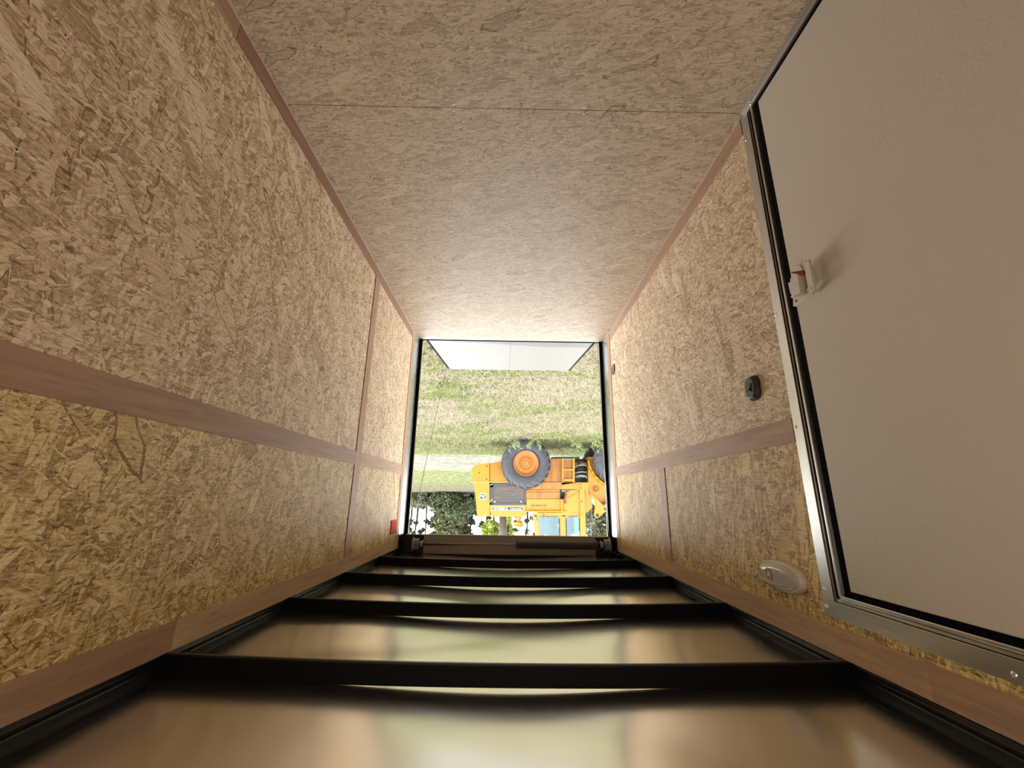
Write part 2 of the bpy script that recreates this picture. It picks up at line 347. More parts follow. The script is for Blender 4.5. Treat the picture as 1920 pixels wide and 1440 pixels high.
# roof: bows and reflective skin
def zbow(x): return 1.871+0.016*(1-(x/.89)**2)
BH = 0.049
def zskin(x, y):
    b = max(0.0, 1-(x/.56)**2)
    ph = (y-BOWS[0])/0.617; f = math.sin(math.pi*ph)**2
    wav = 0.0028*math.sin(5.2*x+2.4*math.sin(3.9*y))+0.0016*math.cos(8.7*x-2.3*y)
    return zbow(x)+BH+0.0005+0.0088*b*b+f*(1.7*wav+0.002)*(1-(x/.93)**4)
g = MB(); g.smooth = True
nx, ny = 96, 220; X0, X1, Y0_, Y1_ = -.945, .935, YF, 3.69
vs = [(X0+(X1-X0)*i/nx, Y0_+(Y1_-Y0_)*j/ny, zskin(X0+(X1-X0)*i/nx, Y0_+(Y1_-Y0_)*j/ny)) for j in range(ny+1) for i in range(nx+1)]
fs = [(j*(nx+1)+i, j*(nx+1)+i+1, (j+1)*(nx+1)+i+1, (j+1)*(nx+1)+i) for j in range(ny) for i in range(nx)]
g.add(vs, fs)
ceil = g.build('ceiling', SKIN); tag(ceil, 'reflective metal roof skin bulging between black bows', kind='structure')
md = ceil.modifiers.new('thickness', 'SOLIDIFY'); md.thickness = 0.006; md.offset = 1 if ceil.data.polygons[0].normal.z > 0 else -1
BNAME = ('nearest the camera', 'second from the camera', 'third from the camera', 'farthest, next to the opening')
BOWM = plain('bow_steel', (0.002, 0.002, 0.0022), 0.6, 0.0, 0.1)
LIP = plain('bow_lip_steel', (0.06, 0.05, 0.042), 0.35, 0.6)
for k, y in enumerate(BOWS):
    t_ = thing('roof_bow', (0, y, zbow(0)), 'black steel roof bow across the ceiling, '+BNAME[k], 'roof bow', 'roof bows under the metal roof')
    g = MB(); n = 40
    for a in range(n):
        xa, xb = XL-.03+(XR+.06-XL)*a/n, XL-.03+(XR+.06-XL)*(a+1)/n
        P = [(xa, y, zbow(xa)), (xb, y, zbow(xb)), (xb, y, zbow(xb)+BH), (xa, y, zbow(xa)+BH)]
        g.prism(P, (0, 0.012, 0))
    g.build('bow_tube', BOWM, t_)
    g = MB()
    for a in range(n):
        xa, xb = XL-.028+(XR+.056-XL)*a/n, XL-.028+(XR+.056-XL)*(a+1)/n
        P = [(xa, y+.012, zbow(xa)-.0006), (xb, y+.012, zbow(xb)-.0006), (xb, y+.012, zbow(xb)+.003), (xa, y+.012, zbow(xa)+.003)]
        g.prism(P, (0, 0.009, 0))
    g.build('flange', LIP, t_)
# black rails in the coves
for n, x, s, side in ((22, XR, 1, 'without door'), (23, XL, -1, 'with side door')):
    g = MB(); g.box((x+s*.003, YF, 1.873), (x+s*.05, YO-.04, 1.886), .002); g.box((x+s*.022, YF, 1.886), (x+s*.055, YO-.04, 1.93), .002)
    g.tube([(x+s*.012, YF, 1.9), (x+s*.012, 3.6, 1.9)], .003, 8); g.tube([(x+s*.018, YF, 1.910), (x+s*.018, 3.6, 1.910)], .002, 8)
    for yy in (1.33, 1.62, 1.95, 2.2, 2.6, 2.9, 3.3): g.tube([(x+s*.008, yy, 1.884), (x+s*.006, yy, 1.905), (x+s*.018, yy, 1.912)], .0012, 6)
    tag(g.build('trim_%d' % n, BLACK), 'black steel cove rail between roof and wall '+side, kind='structure')

# screws in boards
def screw(parent, c, nrm, r=0.0048):
    g = MB(); c = Vector(c); nrm = Vector(nrm); g.lathe([(0, .0012), (r*.55, .0012), (r, .0004), (r, -.002)], c, nrm, 16)
    g.mi = 1; a = Vector((0, 0, 1)) if abs(nrm.z) < .5 else Vector((1, 0, 0)); b = nrm.cross(a)
    for u, v_ in ((a, b), (b, a)):
        q = [c+nrm*.0013+u*i*r*.55+v_*j*r*.14 for i, j in ((-1, -1), (1, -1), (1, 1), (-1, 1))]; g.prism(q, nrm*.0002)
    return g.build('screw', [SCREW, DARKP], parent)
for p in ((850, 195), (850, 208), (1096, 200), (1096, 213), (634, 200), (640, 192), (880, 405), (1048, 407), (900, 514), (1028, 518), (1364, 204), (1362, 219), (900, 519)):
    q = onz(p, 0.0); screw(floor, q, (0, 0, 1))
for p in ((30, 280), (122, 66), (446, 574), (479, 436), (354, 985)):
    q = onx(p, XR+.004); screw(wall_r, q, (-1, 0, 0), .0052)

# ------------------------------------------------------------------ side door and frame
FX = XL-.0015
fr = thing('door_frame', (XL-.01, 0.8, 0.01), 'brushed aluminium frame round the beige side door', 'door frame')
YJ = 1.280; YE = 0.30
g = MB(); g.box((FX, YJ, 0.004), (FX-.002, 1.240, 1.731), .0006)          # outer flange
g.mi = 2; g.box((FX-.003, 1.240, 0.004), (FX-.014, 1.231, 1.735)); g.mi = 1
g.box((FX-.010, 1.231, 0.004), (FX-.014, 1.222, 1.73)); g.mi = 0; g.box((FX-.002, 1.222, 0.004), (FX-.014, 1.2135, 1.727), .002)
g.mi = 1; g.box((FX-.010, 1.2135, .004), (FX-.014, 1.207, 1.727)); 
g.build('jamb', [ALU_Z, BLACK, plain('bronze_channel', (.13, .11, .085), .35, .9)], fr)
g = MB(); g.box((FX, YJ+.002, 1.732), (FX-.002, YE, 1.774), .0006); g.box((FX-.004, 1.238, 1.723), (FX-.012, YE, 1.730)); 
g.box((FX-.002, 1.222, 1.7115), (FX-.013, YE, 1.7215), .002); g.build('head', ALU_Y, fr)
g = MB(); g.box((FX+.014, 1.262, 0.0005), (FX-.02, YE, 0.004), .0008); g.box((FX+.001, 1.262, 0.004), (FX-.012, YE, 0.020), .001); g.build('sill', ALU_Y, fr)
def pan(parent, c, nrm, r=.0055):
    g = MB(); g.smooth = True; g.lathe([(0, .0034), (r*.5, .0030), (r*.85, .0018), (r, 0)], c, nrm, 16); return g.build('screw', ZINC, parent)
for p in ((1399, 262), (1455, 590), (1492, 801), (1546, 1104), (1550, 1137), (1902, 1265)): pan(fr, onx(p, FX), (1, 0, 0))
q = onx((1406, 187), FX+.001); pan(fr, (FX+.001, q.y, 0.012), (1, 0, 0), .005)
door = thing('door_1', (XL-.02, 0.78, 0.03), None, None, kind='structure'); door['label'] = 'beige textured side door'
g = MB(); g.box((FX-.006, 1.1805, 0.036), (FX-.045, 0.375, 1.6955), .002); g.build('door_panel', DOORM, door)
g = MB()
g.box((FX-.008, 1.206, .021), (FX-.03, 1.1807, 1.710), .002); g.box((FX-.008, 1.206, 1.696), (FX-.03, .35, 1.7105), .002); g.box((FX-.008, 1.206, .0205), (FX-.03, .35, .0355), .002)
g.build('gasket', RUBBER, door)
# lock: base plate, raised bracket, lock case, red lever
DX = FX-.006
def rpoly(pts, X): return [onx(p, X) for p in pts]
g = MB(); g.prism(rpoly(((1487, 500), (1500, 497), (1524, 543), (1525, 553), (1493, 575), (1487, 574)), DX+.002), (-.0018, 0, 0))
lb = g.build('door_lock', LATCHM, door); lb['label'] = 'pale grey latch'
g = MB(); g.mi = 0
bx = DX+.036
g.prism(rpoly(((1507, 487), (1511, 484.5), (1515, 486), (1525.5, 536), (1525, 545), (1519, 549.5), (1516.5, 548), (1506, 490)), bx), (-.0022, 0, 0))
g.prism(rpoly(((1514, 486), (1517, 489), (1527, 538), (1525.6, 545)), bx-.0022), (-.006, 0, 0))
g.prism(rpoly(((1509, 489), (1512, 487), (1522, 540), (1519, 546), (1516, 545)), bx-.010), (-.014, 0, 0))  # hidden plate added under the bar to fill out its cast shadow
g.prism(rpoly(((1512.5, 541), (1514.5, 540.5), (1515.5, 547), (1513.5, 547.5)), bx-.0022), (-.032, 0, 0))
g.mi = 1
for p in ((1511.4, 489.2), (1521.6, 540)): g.lathe([(0, .0004), (.0022, .0004)], onx(p, bx), (1, 0, 0), 10)
g.build('bracket', [LATCHM, DARKP], lb)
g = MB(); cx_ = DX+.026
g.prism(rpoly(((1482, 522), (1488, 516), (1495, 514), (1500, 548), (1497, 551), (1489, 556), (1484, 554), (1481, 538)), cx_), (-.024, 0, 0))
g.prism(rpoly(((1477.5, 531), (1482, 528), (1485, 552), (1482, 551)), cx_-.006), (-.016, 0, 0)); 
g.lathe([(0, .0015), (.0035, .0012), (.0042, 0)], onx((1491.5, 533.5), cx_), (1, 0, 0), 14)
g.prism(rpoly(((1482, 556), (1488, 552), (1490, 556), (1485, 559)), cx_+.001), (-.008, 0, 0))
g.build('lock_case', LATCHM, lb)
g = MB(); g.prism(rpoly(((1483, 510), (1497, 508), (1506, 506.5), (1508, 515), (1503, 517), (1496, 514), (1483.5, 512)), DX+.036), (-.008, 0, 0))
lv = g.build('lever', REDM, lb); lv['label'] = 'dark red lever'
g = MB(); g.lathe([(0, .0012), (.0042, .0008), (.0045, 0)], onx((1493, 564), DX+.002), (1, 0, 0), 12); g.build('screw', DARKP, lb)

# light switch: dark grey barrel shaped rocker housing
c = onx((1415, 728), XL-.004)
sw = thing('light_switch', (XL-.004, c.y, c.z), 'dark grey rocker switch on the strand board between side door frame and opening', 'light switch')
def superq(yh, zh, n=48, e=3.2):
    out = []
    for k in range(n):
        a = 2*math.pi*k/n; out.append((abs(math.cos(a))**(2/e)*math.copysign(1, math.cos(a))*yh, abs(math.sin(a))**(2/e)*math.copysign(1, math.sin(a))*zh))
    return out
def shell(g, cx0, y, z, layers, e=3.2, rot=0.0, n=48):
    """layers: (x offset, half y, half z); skins from the wall outwards, capped"""
    vs = []
    for (dx, yh, zh) in layers:
        for a, b in superq(yh, zh, n, e): vs.append((cx0+dx, y+a*math.cos(rot)-b*math.sin(rot), z+a*math.sin(rot)+b*math.cos(rot)))
    fs = []
    for i in range(len(layers)-1):
        for k in range(n): k2 = (k+1) % n; fs.append((i*n+k, i*n+k2, (i+1)*n+k2, (i+1)*n+k))
    fs.append(tuple(range((len(layers)-1)*n, len(layers)*n))); g.add(vs, fs)
g = MB(); shell(g, XL-.004, c.y, c.z, ((0, .038, .046), (.008, .038, .046), (.0185, .030, .038), (.021, .026, .034)), 3.0); g.build('housing', GREYP, sw)
g = MB(); x0 = XL-.004+.021; g.box((x0-.001, c.y-.014, c.z-.017), (x0+.003, c.y+.014, c.z+.017), .001); g.build('bezel', GREYP, sw)
g = MB(); P = [(x0+.0032, c.y-.0095, c.z-.012), (x0+.0032, c.y-.0095, c.z+.012), (x0+.008, c.y-.0095, c.z+.011), (x0+.0035, c.y-.0095, c.z-.002)]
g.prism(P, (0, .019, 0)); g.build('rocker', DARKP, sw)

# dome lamp high beside the side door
c = onx((1463, 1080), XL+.008)
dl = thing('dome_lamp', (XL-.004, c.y, c.z), 'oval clear lensed lamp on the strand board beside the top corner of the side door', 'lamp')
RZ = math.radians(0)
g = MB(); g.smooth = True
shell(g, XL-.004, c.y+.0, c.z, ((0, .106, .047), (.012, .106, .047), (.020, .101, .043), (.021, .094, .038)), 2.35, RZ, 64); g.build('base', LENS_B, dl)
g = MB(); g.smooth = True
shell(g, XL-.004, c.y+.002, c.z, ((.020, .0955, .0395), (.0235, .0955, .0395), (.0275, .088, .034), (.0285, .05, .02)), 2.35, RZ, 64); g.build('lens', LENS, dl)
for yo_, nm in ((.040, 1), (.024, -1)):
    g = MB(); g.smooth = True; P = []
    for k in range(17):
        q = -1+2*k/16; P.append((XL-.004+.0288-.006*abs(q)**3, c.y+yo_+nm*(.010*math.cos(q*math.pi*.9)-.004)-.010*q, c.z+q*.0325))
    g.tube(P, .0011, 6); g.build('lens_seam', GREYP, dl)
g = MB(); g.box((XL+.020, c.y+.027, c.z-.006), (XL+.0285, c.y+.038, c.z+.006), .001); g.build('switch_button', PALE, dl)

# added fill lamp, out of view on the front wall, brightens the near end
l2 = thing('dome_lamp', (0, YF+.001, 1.66), 'added fill lamp out of view on the front wall', 'lamp')
g = MB(); g.box((-.20, YF, 1.58), (.20, YF+.022, 1.74), .008); g.build('base', LENS_B, l2)
t = NT('fill_lens'); t.set((.9, .85, .75), .4); t.b.inputs['Emission Color'].default_value = (1, .90, .76, 1); t.b.inputs['Emission Strength'].default_value = FILL_LAMP; LIT = t.m
g = MB(); g.box((-.185, YF+.0225, 1.595), (.185, YF+.045, 1.725), .01); g.build('lens', LIT, l2)

# round vent low by the opening, red label high by the opening
c = Vector((XL-.0035, 3.395, 0.378))
rv = thing('round_vent', c, 'small round grey vent cover low on the wall by the opening', 'vent')
g = MB(); g.smooth = False; g.lathe([(0.030, .003), (.036, .006), (.046, .006), (.049, .003), (.049, 0)], c, (1, 0, 0), 32); g.build('ring', DARKP, rv)
g = MB(); g.lathe([(0, .004), (.030, .004)], c, (1, 0, 0), 32); g.box((c.x+.004, c.y-.026, c.z-.004), (c.x+.007, c.y+.026, c.z+.004), .001); g.build('cover', plain('vent_grey', (.10, .10, .11), .45), rv)
lab = thing('warning_label', (XR+.003, 3.375, 1.645), 'small red plastic card with printed lines high on the wall by the opening', 'label')
g = MB(); g.box((XR-.003, 3.310, 1.645), (XR+.0035, 3.455, 1.748), .001); g.build('card', REDL, lab)
g = MB()
for i in range(11): g.box((XR-.0034, 3.322, 1.656+i*.0075), (XR-.0029, 3.443 if i % 3 else 3.40, 1.6585+i*.0075))
g.box((XR-.0035, 3.325, 1.7395), (XR-.0029, 3.372, 1.7445)); g.box((XR-.0035, 3.385, 1.7395), (XR-.0029, 3.435, 1.7445)); g.build('print', REDD, lab)

# ------------------------------------------------------------------ spring shaft over the opening
YS = 3.62
cL = ony((778, 1020), YS); cR = ony((1140, 1022), YS)
shz = (cL.z+cR.z)/2
ss = thing('spring_shaft', (0, YS, shz), 'dark torsion spring shaft with cable drums above the ramp opening', 'spring shaft')
zz = lambda x: cR.z+(cL.z-cR.z)*(x-cR.x)/(cL.x-cR.x)
g = MB(); g.smooth = True; g.tube([(cL.x+.03, YS, zz(cL.x)), (cR.x-.01, YS, zz(cR.x))], .0125, 16); g.build('rod', RODM, ss)
xs = ony((974, 1020), YS).x; xe = ony((1114, 1022), YS).x
g = MB(); g.smooth = True
n = 74; pr = 0.026; N_ = n*14; path = [(xs+(xe-xs)*i/N_, YS+pr*math.cos(2*math.pi*i/14), zz(0)+.001+pr*math.sin(2*math.pi*i/14)) for i in range(N_+1)]
g.tube(path, .0052, 6); g.build('spring', SPRM, ss)
for xx in (xs+.008, xe-.012):
    g = MB(); g.smooth = False; sgn = 1 if xx == xs+.008 else -1
    g.lathe([(.013, .022*sgn), (.030, .016*sgn), (.031, 0), (.027, -.02*sgn), (.026, -.05*sgn)], (xx, YS, zz(xx)), (1, 0, 0), 20)
    for a in range(4):
        an = a*math.pi/2+.4; g.box((xx+.002*sgn, YS+.034*math.cos(an)-.006, zz(xx)+.034*math.sin(an)-.006), (xx+.014*sgn, YS+.034*math.cos(an)+.006, zz(xx)+.034*math.sin(an)+.006))
    g.build('spring_cone', SPRM, ss)
for cc, sgn in ((cL, 1), (cR, -1)):
    g = MB(); g.smooth = False; R_ = .046; prof = [(.014, -.034*sgn), (R_-.006, -.034*sgn), (R_, -.030*sgn)]
    for i in range(7): prof += [(R_-.0035, (-.027+i*.005)*sgn), (R_-.0015, (-.0245+i*.005)*sgn)]
    prof += [(R_+.003, .010*sgn), (R_+.010, .012*sgn), (R_+.010, .016*sgn), (.014, .017*sgn)]
    g.lathe(prof, (cc.x, YS, cc.z), (1, 0, 0), 36)
    g.lathe([(.013, -.065*sgn), (.022, -.065*sgn), (.024, -.05*sgn), (.020, -.036*sgn)], (cc.x, YS, cc.z), (1, 0, 0), 14)
    g.build('cable_drum', DRUM, ss)
    g = MB(); bx0 = cc.x+.02*sgn; g.box((bx0, YS-.03, cc.z-.035), (bx0+.005*sgn, YS+.075, cc.z+.06)); g.tube([(bx0-.001*sgn, YS, cc.z), (bx0+.012*sgn, YS, cc.z)], .018, 16); g.build('end_bracket', BLACK, ss)
    g = MB(); g.tube([(cc.x-.048*sgn, YS-.02, cc.z-.012), (cc.x-.07*sgn, YS-.024, cc.z-.03)], .004, 8); g.build('set_screw', ZINC, ss)
# loose wire ends near the drums
g = MB(); g.smooth = True; q = [ony(p, 3.5) for p in ((728, 1036), (738, 1039), (748, 1036), (752, 1028), (746, 1024))]; g.tube(q, .0015, 6)
tag(g.build('wire', BLACK), 'thin black loose wire in the roof corner beside the red card', 'wire')
g = MB(); g.smooth = True; q = [ony(p, 3.5) for p in ((1152, 1034), (1157, 1041), (1163, 1038), (1166, 1035.5), (1158, 1041))]; g.tube(q, .0018, 6)
tag(g.build('wire', plain('wire_grey', (.2, .18, .16), .4)), 'thin greyish loose wire in the roof corner above the round vent', 'wire')

# ------------------------------------------------------------------ ramp door lying on the ground, with cables
RE = Vector((0.010, 5.367, -0.2265)); RH = Vector((-.006, 3.742, -.012))
rd = thing('ramp_door', (0, 4.5, -0.25), 'pale lowered ramp door lying from the threshold down to the grass', 'ramp door')
def rp(u, v_, dz=0.0): p = RH.lerp(RE, v_); return Vector((p.x+u, p.y, p.z+dz))
for a, b in ((-.812, -.0035), (-.0005, .812)):
    g = MB(); g.prism([rp(a, 0), rp(b, 0), rp(b, .985), rp(a, .985)], (0, 0, -.02)); g.build('deck_board', RAMP, rd)
g = MB(); g.prism([rp(-.0035, .0), rp(-.0005, .0), rp(-.0005, .985), rp(-.0035, .985)], (0, 0, -.012)); g.prism([rp(-.812, 0, -.021), rp(.812, 0, -.021), rp(.812, 1, -.021), rp(-.812, 1, -.021)], (0, 0, -.045)); g.build('frame', BLACK2, rd)
for s in (-1, 1):
    g = MB(); g.prism([rp(s*.8125, .0, .006), rp(s*.827, .0, .006), rp(s*.827, .97, .006), rp(s*.8125, .97, .006)], (0, 0, -.06)); g.build('side_gasket', RUBBER, rd)
g = MB(); g.prism([rp(-.79, .986, .0), rp(.79, .986, .0), rp(.79, 1.0, .0), rp(-.79, 1.0, .0)], (0, 0, -.05)); g.build('end_rail', ALU_Y, rd)
def cable(x0, z0, x1, label):
    g = MB(); g.smooth = True; A = Vector((x0, 3.63, z0)); B = Vector((x1, 5.2, -.18)); n = 24; P = []
    for i in range(n+1):
        t = i/n; p = A.lerp(B, t); p.z -= .05*math.sin(math.pi*t); P.append(p)
    g.tube(P, .0022, 6); return tag(g.build('ramp_cable', plain('cable_steel', (.09, .085, .08), .5, .3)), label, 'cable', 'steel cables of the ramp door')
cable(.805, 1.80, .835, 'thin steel ramp cable hanging from the drum below the red card')
g = MB(); g.smooth = True; g.tube([(-.850, 3.63, 1.79), (-.857, 3.70, 1.2), (-.860, 3.75, .6), (-.862, 3.80, -.03)], .0022, 6)
tag(g.build('ramp_cable', ZINC), 'bright steel ramp cable running straight down beside the gasket of the side door wall', 'cable', 'steel cables of the ramp door')

#@@OUTDOOR
# ------------------------------------------------------------------ outdoors: ground
def gz(y):
    if y < 19: return -0.30
    if y < 62: return -0.30+0.0425*(y-19)
    return -0.30+0.0425*43
def _ground():
    t = NT('dry_meadow'); P = t.obj(); s = t.n('ShaderNodeSeparateXYZ'); t.l(P, s.inputs[0])
    n1 = t.noise(t.map(P, (1.0, 1.6, 1)), 1.0, 6, 0.68); n2 = t.noise(P, 14, 4, 0.7); n3 = t.noise(P, 55, 3, 0.7)
    straw = t.ramp(n3, [(0.30, (.075, .060, .035)), (0.45, (.185, .160, .105)), (0.68, (.29, .26, .18))])
    green = t.ramp(n3, [(0.30, (.04, .050, .014)), (0.6, (.13, .155, .040)), (0.85, (.24, .25, .10))])
    g = t.math('ADD', n1, t.math('MULTIPLY', t.math('SUBTRACT', n2, 0.5), 0.9))
    near = t.mixc(t.ramp(g, [(0.50, 0.0), (0.62, 1.0)]), straw, green)
    yy = t.math('ADD', s.outputs['Y'], t.math('MULTIPLY', t.math('SUBTRACT', t.noise(t.map(P,(.5,1,1)), 0.9, 6, 0.75), 0.5), 6.0))
    f = t.math('DIVIDE', yy, 70.0)
    def at(y): return y/70.0
    nf = t.noise(t.map(P, (1.3, .8, 1)), 2.2, 6, .8); lush = t.ramp(nf, [(0.36, (.050, .070, .020)), (0.5, (.125, .140, .052)), (0.64, (.20, .20, .105))])
    track = t.ramp(nf, [(0.38, (.12, .11, .08)), (0.52, (.20, .185, .145)), (0.66, (.25, .23, .19))])
    tall = t.ramp(t.noise(t.map(P, (3, .6, 1)), 3, 4, .8), [(0.36, (.055, .058, .030)), (0.64, (.18, .165, .10))])
    c = t.mixc(t.ramp(f, [(at(9.5), 0.0), (at(13), 0.7)]), near, lush)
    tr = t.ramp(f, [(at(17.6), 0.0), (at(18.6), 1.0), (at(24), 1.0), (at(25.2), 0.0)])
    c = t.mixc(tr, c, track); c = t.mixc(t.ramp(f, [(at(24.2), 0.0), (at(26), 0.85)]), c, lush)
    c = t.mixc(t.ramp(f, [(at(33), 0.0), (at(38), 1.0)]), c, tall)
    t.set(c, 0.95, 0, 0.1); t.bump(t.math('MULTIPLY_ADD', n2, 0.6, n3), 0.8, 0.04); return t.m
ys_ = [-12, 0, 3.76, 6, 10, 14, 19, 24, 30, 36, 42, 50, 62, 90, 140]; xs_ = [-90, -40, -20, -8, -3, 0, 3, 8, 20, 40, 90]
g = MB(); g.add([(x, y, gz(y)) for y in ys_ for x in xs_], [(j*len(xs_)+i, j*len(xs_)+i+1, (j+1)*len(xs_)+i+1, (j+1)*len(xs_)+i) for j in range(len(ys_)-1) for i in range(len(xs_)-1)])
tag(g.build('ground', _ground()), 'dry meadow ground with a pale dirt track', kind='structure')

def mesh_np(name, V, F, mat, parent=None):
    me = bpy.data.meshes.new(name); nf, k = F.shape
    me.vertices.add(len(V)); me.vertices.foreach_set('co', V.astype(np.float32).ravel())
    me.loops.add(nf*k); me.loops.foreach_set('vertex_index', F.astype(np.int32).ravel())
    me.polygons.add(nf); me.polygons.foreach_set('loop_start', np.arange(0, nf*k, k, dtype=np.int32)); me.polygons.foreach_set('loop_total', np.full(nf, k, np.int32))
    me.update(calc_edges=True); me.materials.append(mat)
    o = bpy.data.objects.new(name, me); COL.objects.link(o)
    if parent: o.parent = parent; o.matrix_parent_inverse = Matrix.Translation(-Vector(parent.location))
    return o
def leafmat(name, a, b, c=None, scale=1.5):
    t = NT(name); n = t.noise(t.obj(), scale, 3, 0.6); n2 = t.noise(t.obj(), scale*9, 2, 0.6)
    st = [(0.25, a), (0.65, b)] + ([(0.8, c)] if c else [])
    t.set(t.ramp(t.math('MULTIPLY_ADD', n2, 0.5, t.math('MULTIPLY', n, 0.5)), st), 0.7, 0, 0.2); return t.m
NR = np.random.RandomState(11)
def blades(name, n, y0, y1, mat, hmin, hmax, fn, label, wd=0.006):
    Y = y0+(y1-y0)*NR.rand(n)**0.8; X = (NR.rand(n)*2-1)*(1.2+0.33*Y)
    k = fn(X, Y) & ~((np.abs(X) < .86) & (Y < 5.40)) ; X = X[k]; Y = Y[k]; n = len(X)
    Z = np.array([gz(v) for v in Y]); h = hmin+(hmax-hmin)*NR.rand(n)**2; a = NR.rand(n)*6.28; w_ = wd*(0.6+NR.rand(n))*(1+Y*.05)
    lx = (NR.randn(n))*h*.6; ly = NR.randn(n)*h*.6
    c, s = np.cos(a)*w_, np.sin(a)*w_
    V = np.stack([np.stack([X-c, Y-s, Z-.005], 1), np.stack([X+c, Y+s, Z-.005], 1), np.stack([X+lx, Y+ly, Z+h], 1)], 1).reshape(-1, 3)
    return tag(mesh_np(name, V, np.arange(n*3).reshape(-1, 3), mat), label, 'grass', kind='stuff')
def fld(X, Y): return np.sin(X*1.9+1.3*np.sin(Y*.9))+np.sin(Y*1.7+X*.6+1)+.8*np.sin(X*4.1-Y*3.3)
STRAW = leafmat('straw', (.12, .10, .06), (.34, .30, .21), scale=30); GRN = leafmat('grass_green', (.06, .085, .02), (.20, .24, .075), scale=20)
blades('dry_grass', 60000, 3.9, 17, STRAW, .015, .07, lambda X, Y: fld(X, Y) < 1.2, 'pale dry grass covering the meadow between the ramp and the loader')
blades('green_grass', 50000, 3.9, 17.3, GRN, .02, .09, lambda X, Y: (fld(X, Y) > .75) | (Y > 12.5) , 'green grass tufts among the dry grass')

# weeds before the rear wheel
def weed(px_, Y, h, label, seed):
    R = random.Random(seed); b = ony(px_, Y); b.z = gz(Y); r_ = thing('weed', b, label, 'weed', 'weeds before the loader')
    V = []; st = MB()
    for i in range(7):
        tip = b+Vector((R.uniform(-.22, .22), R.uniform(-.15, .15), h*R.uniform(.6, 1))); mid = b.lerp(tip, .5)+Vector((R.uniform(-.04, .04), 0, .05)); st.tube([b+Vector((R.uniform(-.04, .04), 0, 0)), mid, tip], [.005, .004, .002], 5)
        for k in range(26):
            t_ = R.uniform(.3, 1.05); c_ = b.lerp(tip, t_)+Vector([R.gauss(0, .028) for _ in range(3)]); d1 = Vector([R.gauss(0, .020) for _ in range(3)]); d2 = Vector([R.gauss(0, .020) for _ in range(3)])
            V += [c_-d1, c_+d2, c_+d1]
    st.build('stem', GRN, r_); V = np.array([tuple(v) for v in V]); mesh_np('leaves', V, np.arange(len(V)).reshape(-1, 3), leafmat('weed_leaf', (.12, .15, .05), (.26, .29, .13), scale=8), r_)
weed((968, 826), 12.2, .42, 'pale leafy weed before the left part of the loader rear wheel', 1)
weed((1003, 824), 12.1, .40, 'green leafy weed before the right part of the loader rear wheel', 2)
weed((1078, 838), 12.6, .24, 'low weed on the bare strip between the two loader wheels', 3)
weed((1122, 832), 12.2, .42, 'dark weed clump before the loader front wheel', 4)

# ------------------------------------------------------------------ wheel loader
def ymat(name, col, rust, amt):
    t = NT(name); n = t.noise(t.map(t.obj(), (5, 5, 1.1)), 1.3, 5, .65); n2 = t.noise(t.obj(), 9, 4, .7); n3 = t.noise(t.map(t.obj(), (11, 11, 3)), 2.2, 4, .7)
    c = t.mixc(t.ramp(n, [(0.62-amt*.3, 0.0), (0.82-amt*.25, min(1, .35+amt))]), col, rust)
    c = t.mixc(t.ramp(n2, [(0.66, 0.0), (0.73, 0.75)]), c, tuple(x*.25 for x in rust)); c = t.mixc(t.math('MULTIPLY', n3, .25), c, tuple(min(1, x*1.25) for x in col))
    t.set(c, 0.42, 0, .4); return t.m
YEL = ymat('loader_yellow', (.34, .155, .005), (.22, .075, .010), .1); YEL2 = ymat('loader_yellow_rusty', (.33, .125, .008), (.19, .055, .014), .75)
TYRE = plain('tyre_rubber', (.055, .056, .062), .8, 0, .2, .35, 6, .4, 30, .02); RIMM = ymat('rim_orange', (.29, .105, .005), (.14, .05, .01), .3); RUST = plain('rim_rust', (.28, .10, .055), .7, 0, .2, .3, 20)
NUT = plain('nut_dark', (.05, .02, .008), .6); GRILL = plain('grille_steel', (.045, .047, .05), .5, .4); WHITE = plain('decal_white', (.42, .42, .40), .5); BLK = plain('decal_black', (.008, .008, .008), .5)
PIPEM = plain('exhaust_grey', (.085, .075, .075), .6, .3, .4, .25, 8); HOSEW = plain('hose_pale', (.28, .28, .25), .4); HOSEB = plain('hose_black', (.01, .01, .011), .4)
def _tglass():
    t = NT('tinted_cab_glass'); tr = t.n('ShaderNodeBsdfTransparent'); tr.inputs[0].default_value = (.50, .68, .73, 1); gl = t.n('ShaderNodeBsdfGlossy'); gl.inputs['Roughness'].default_value = .05
    gl.inputs[0].default_value = (.8, .9, .9, 1); mx = t.n('ShaderNodeMixShader'); mx.inputs[0].default_value = .05; t.l(tr.outputs[0], mx.inputs[1]); t.l(gl.outputs[0], mx.inputs[2]); t.l(mx.outputs[0], t.out.inputs[0]); return t.m
TGL = _tglass()
YT, YS2, YS3 = 12.50, 13.10, 14.40
ld = thing('wheel_loader', (-.8, 13.7, gz(13)), 'yellow articulated wheel loader standing on the grass beyond the ramp', 'wheel loader')
def Z(u, v_, Y=YS2): return ony((860+u/6.4, 810+v_/6.4), Y)
def plate(name, pts, mat, Y=YS2, dep=1.30, parent=ld):
    g = MB(); g.prism([Z(u, v_, Y) for u, v_ in pts], (0, dep, 0)); o = g.build(name, mat, parent); return o
plate('counterweight', ((157, 598), (155, 470), (160, 435), (178, 410), (205, 397), (240, 388), (368, 372), (368, 598)), YEL, 13.05, 1.40)
plate('rear_side_panel', ((374, 374), (505, 352), (700, 340), (700, 600), (374, 600)), YEL, 13.10)
plate('rear_hood_post', ((185, 603), (370, 603), (370, 1012), (222, 1016)), YEL, 13.10)
plate('hood_lower_edge', ((157, 598), (880, 598), (880, 607), (157, 607)), plain('edge_yellow', (.5, .3, .05), .5), 13.03, .05)
plate('hood_side', ((374, 876), (812, 876), (812, 1014), (374, 1016)), YEL)
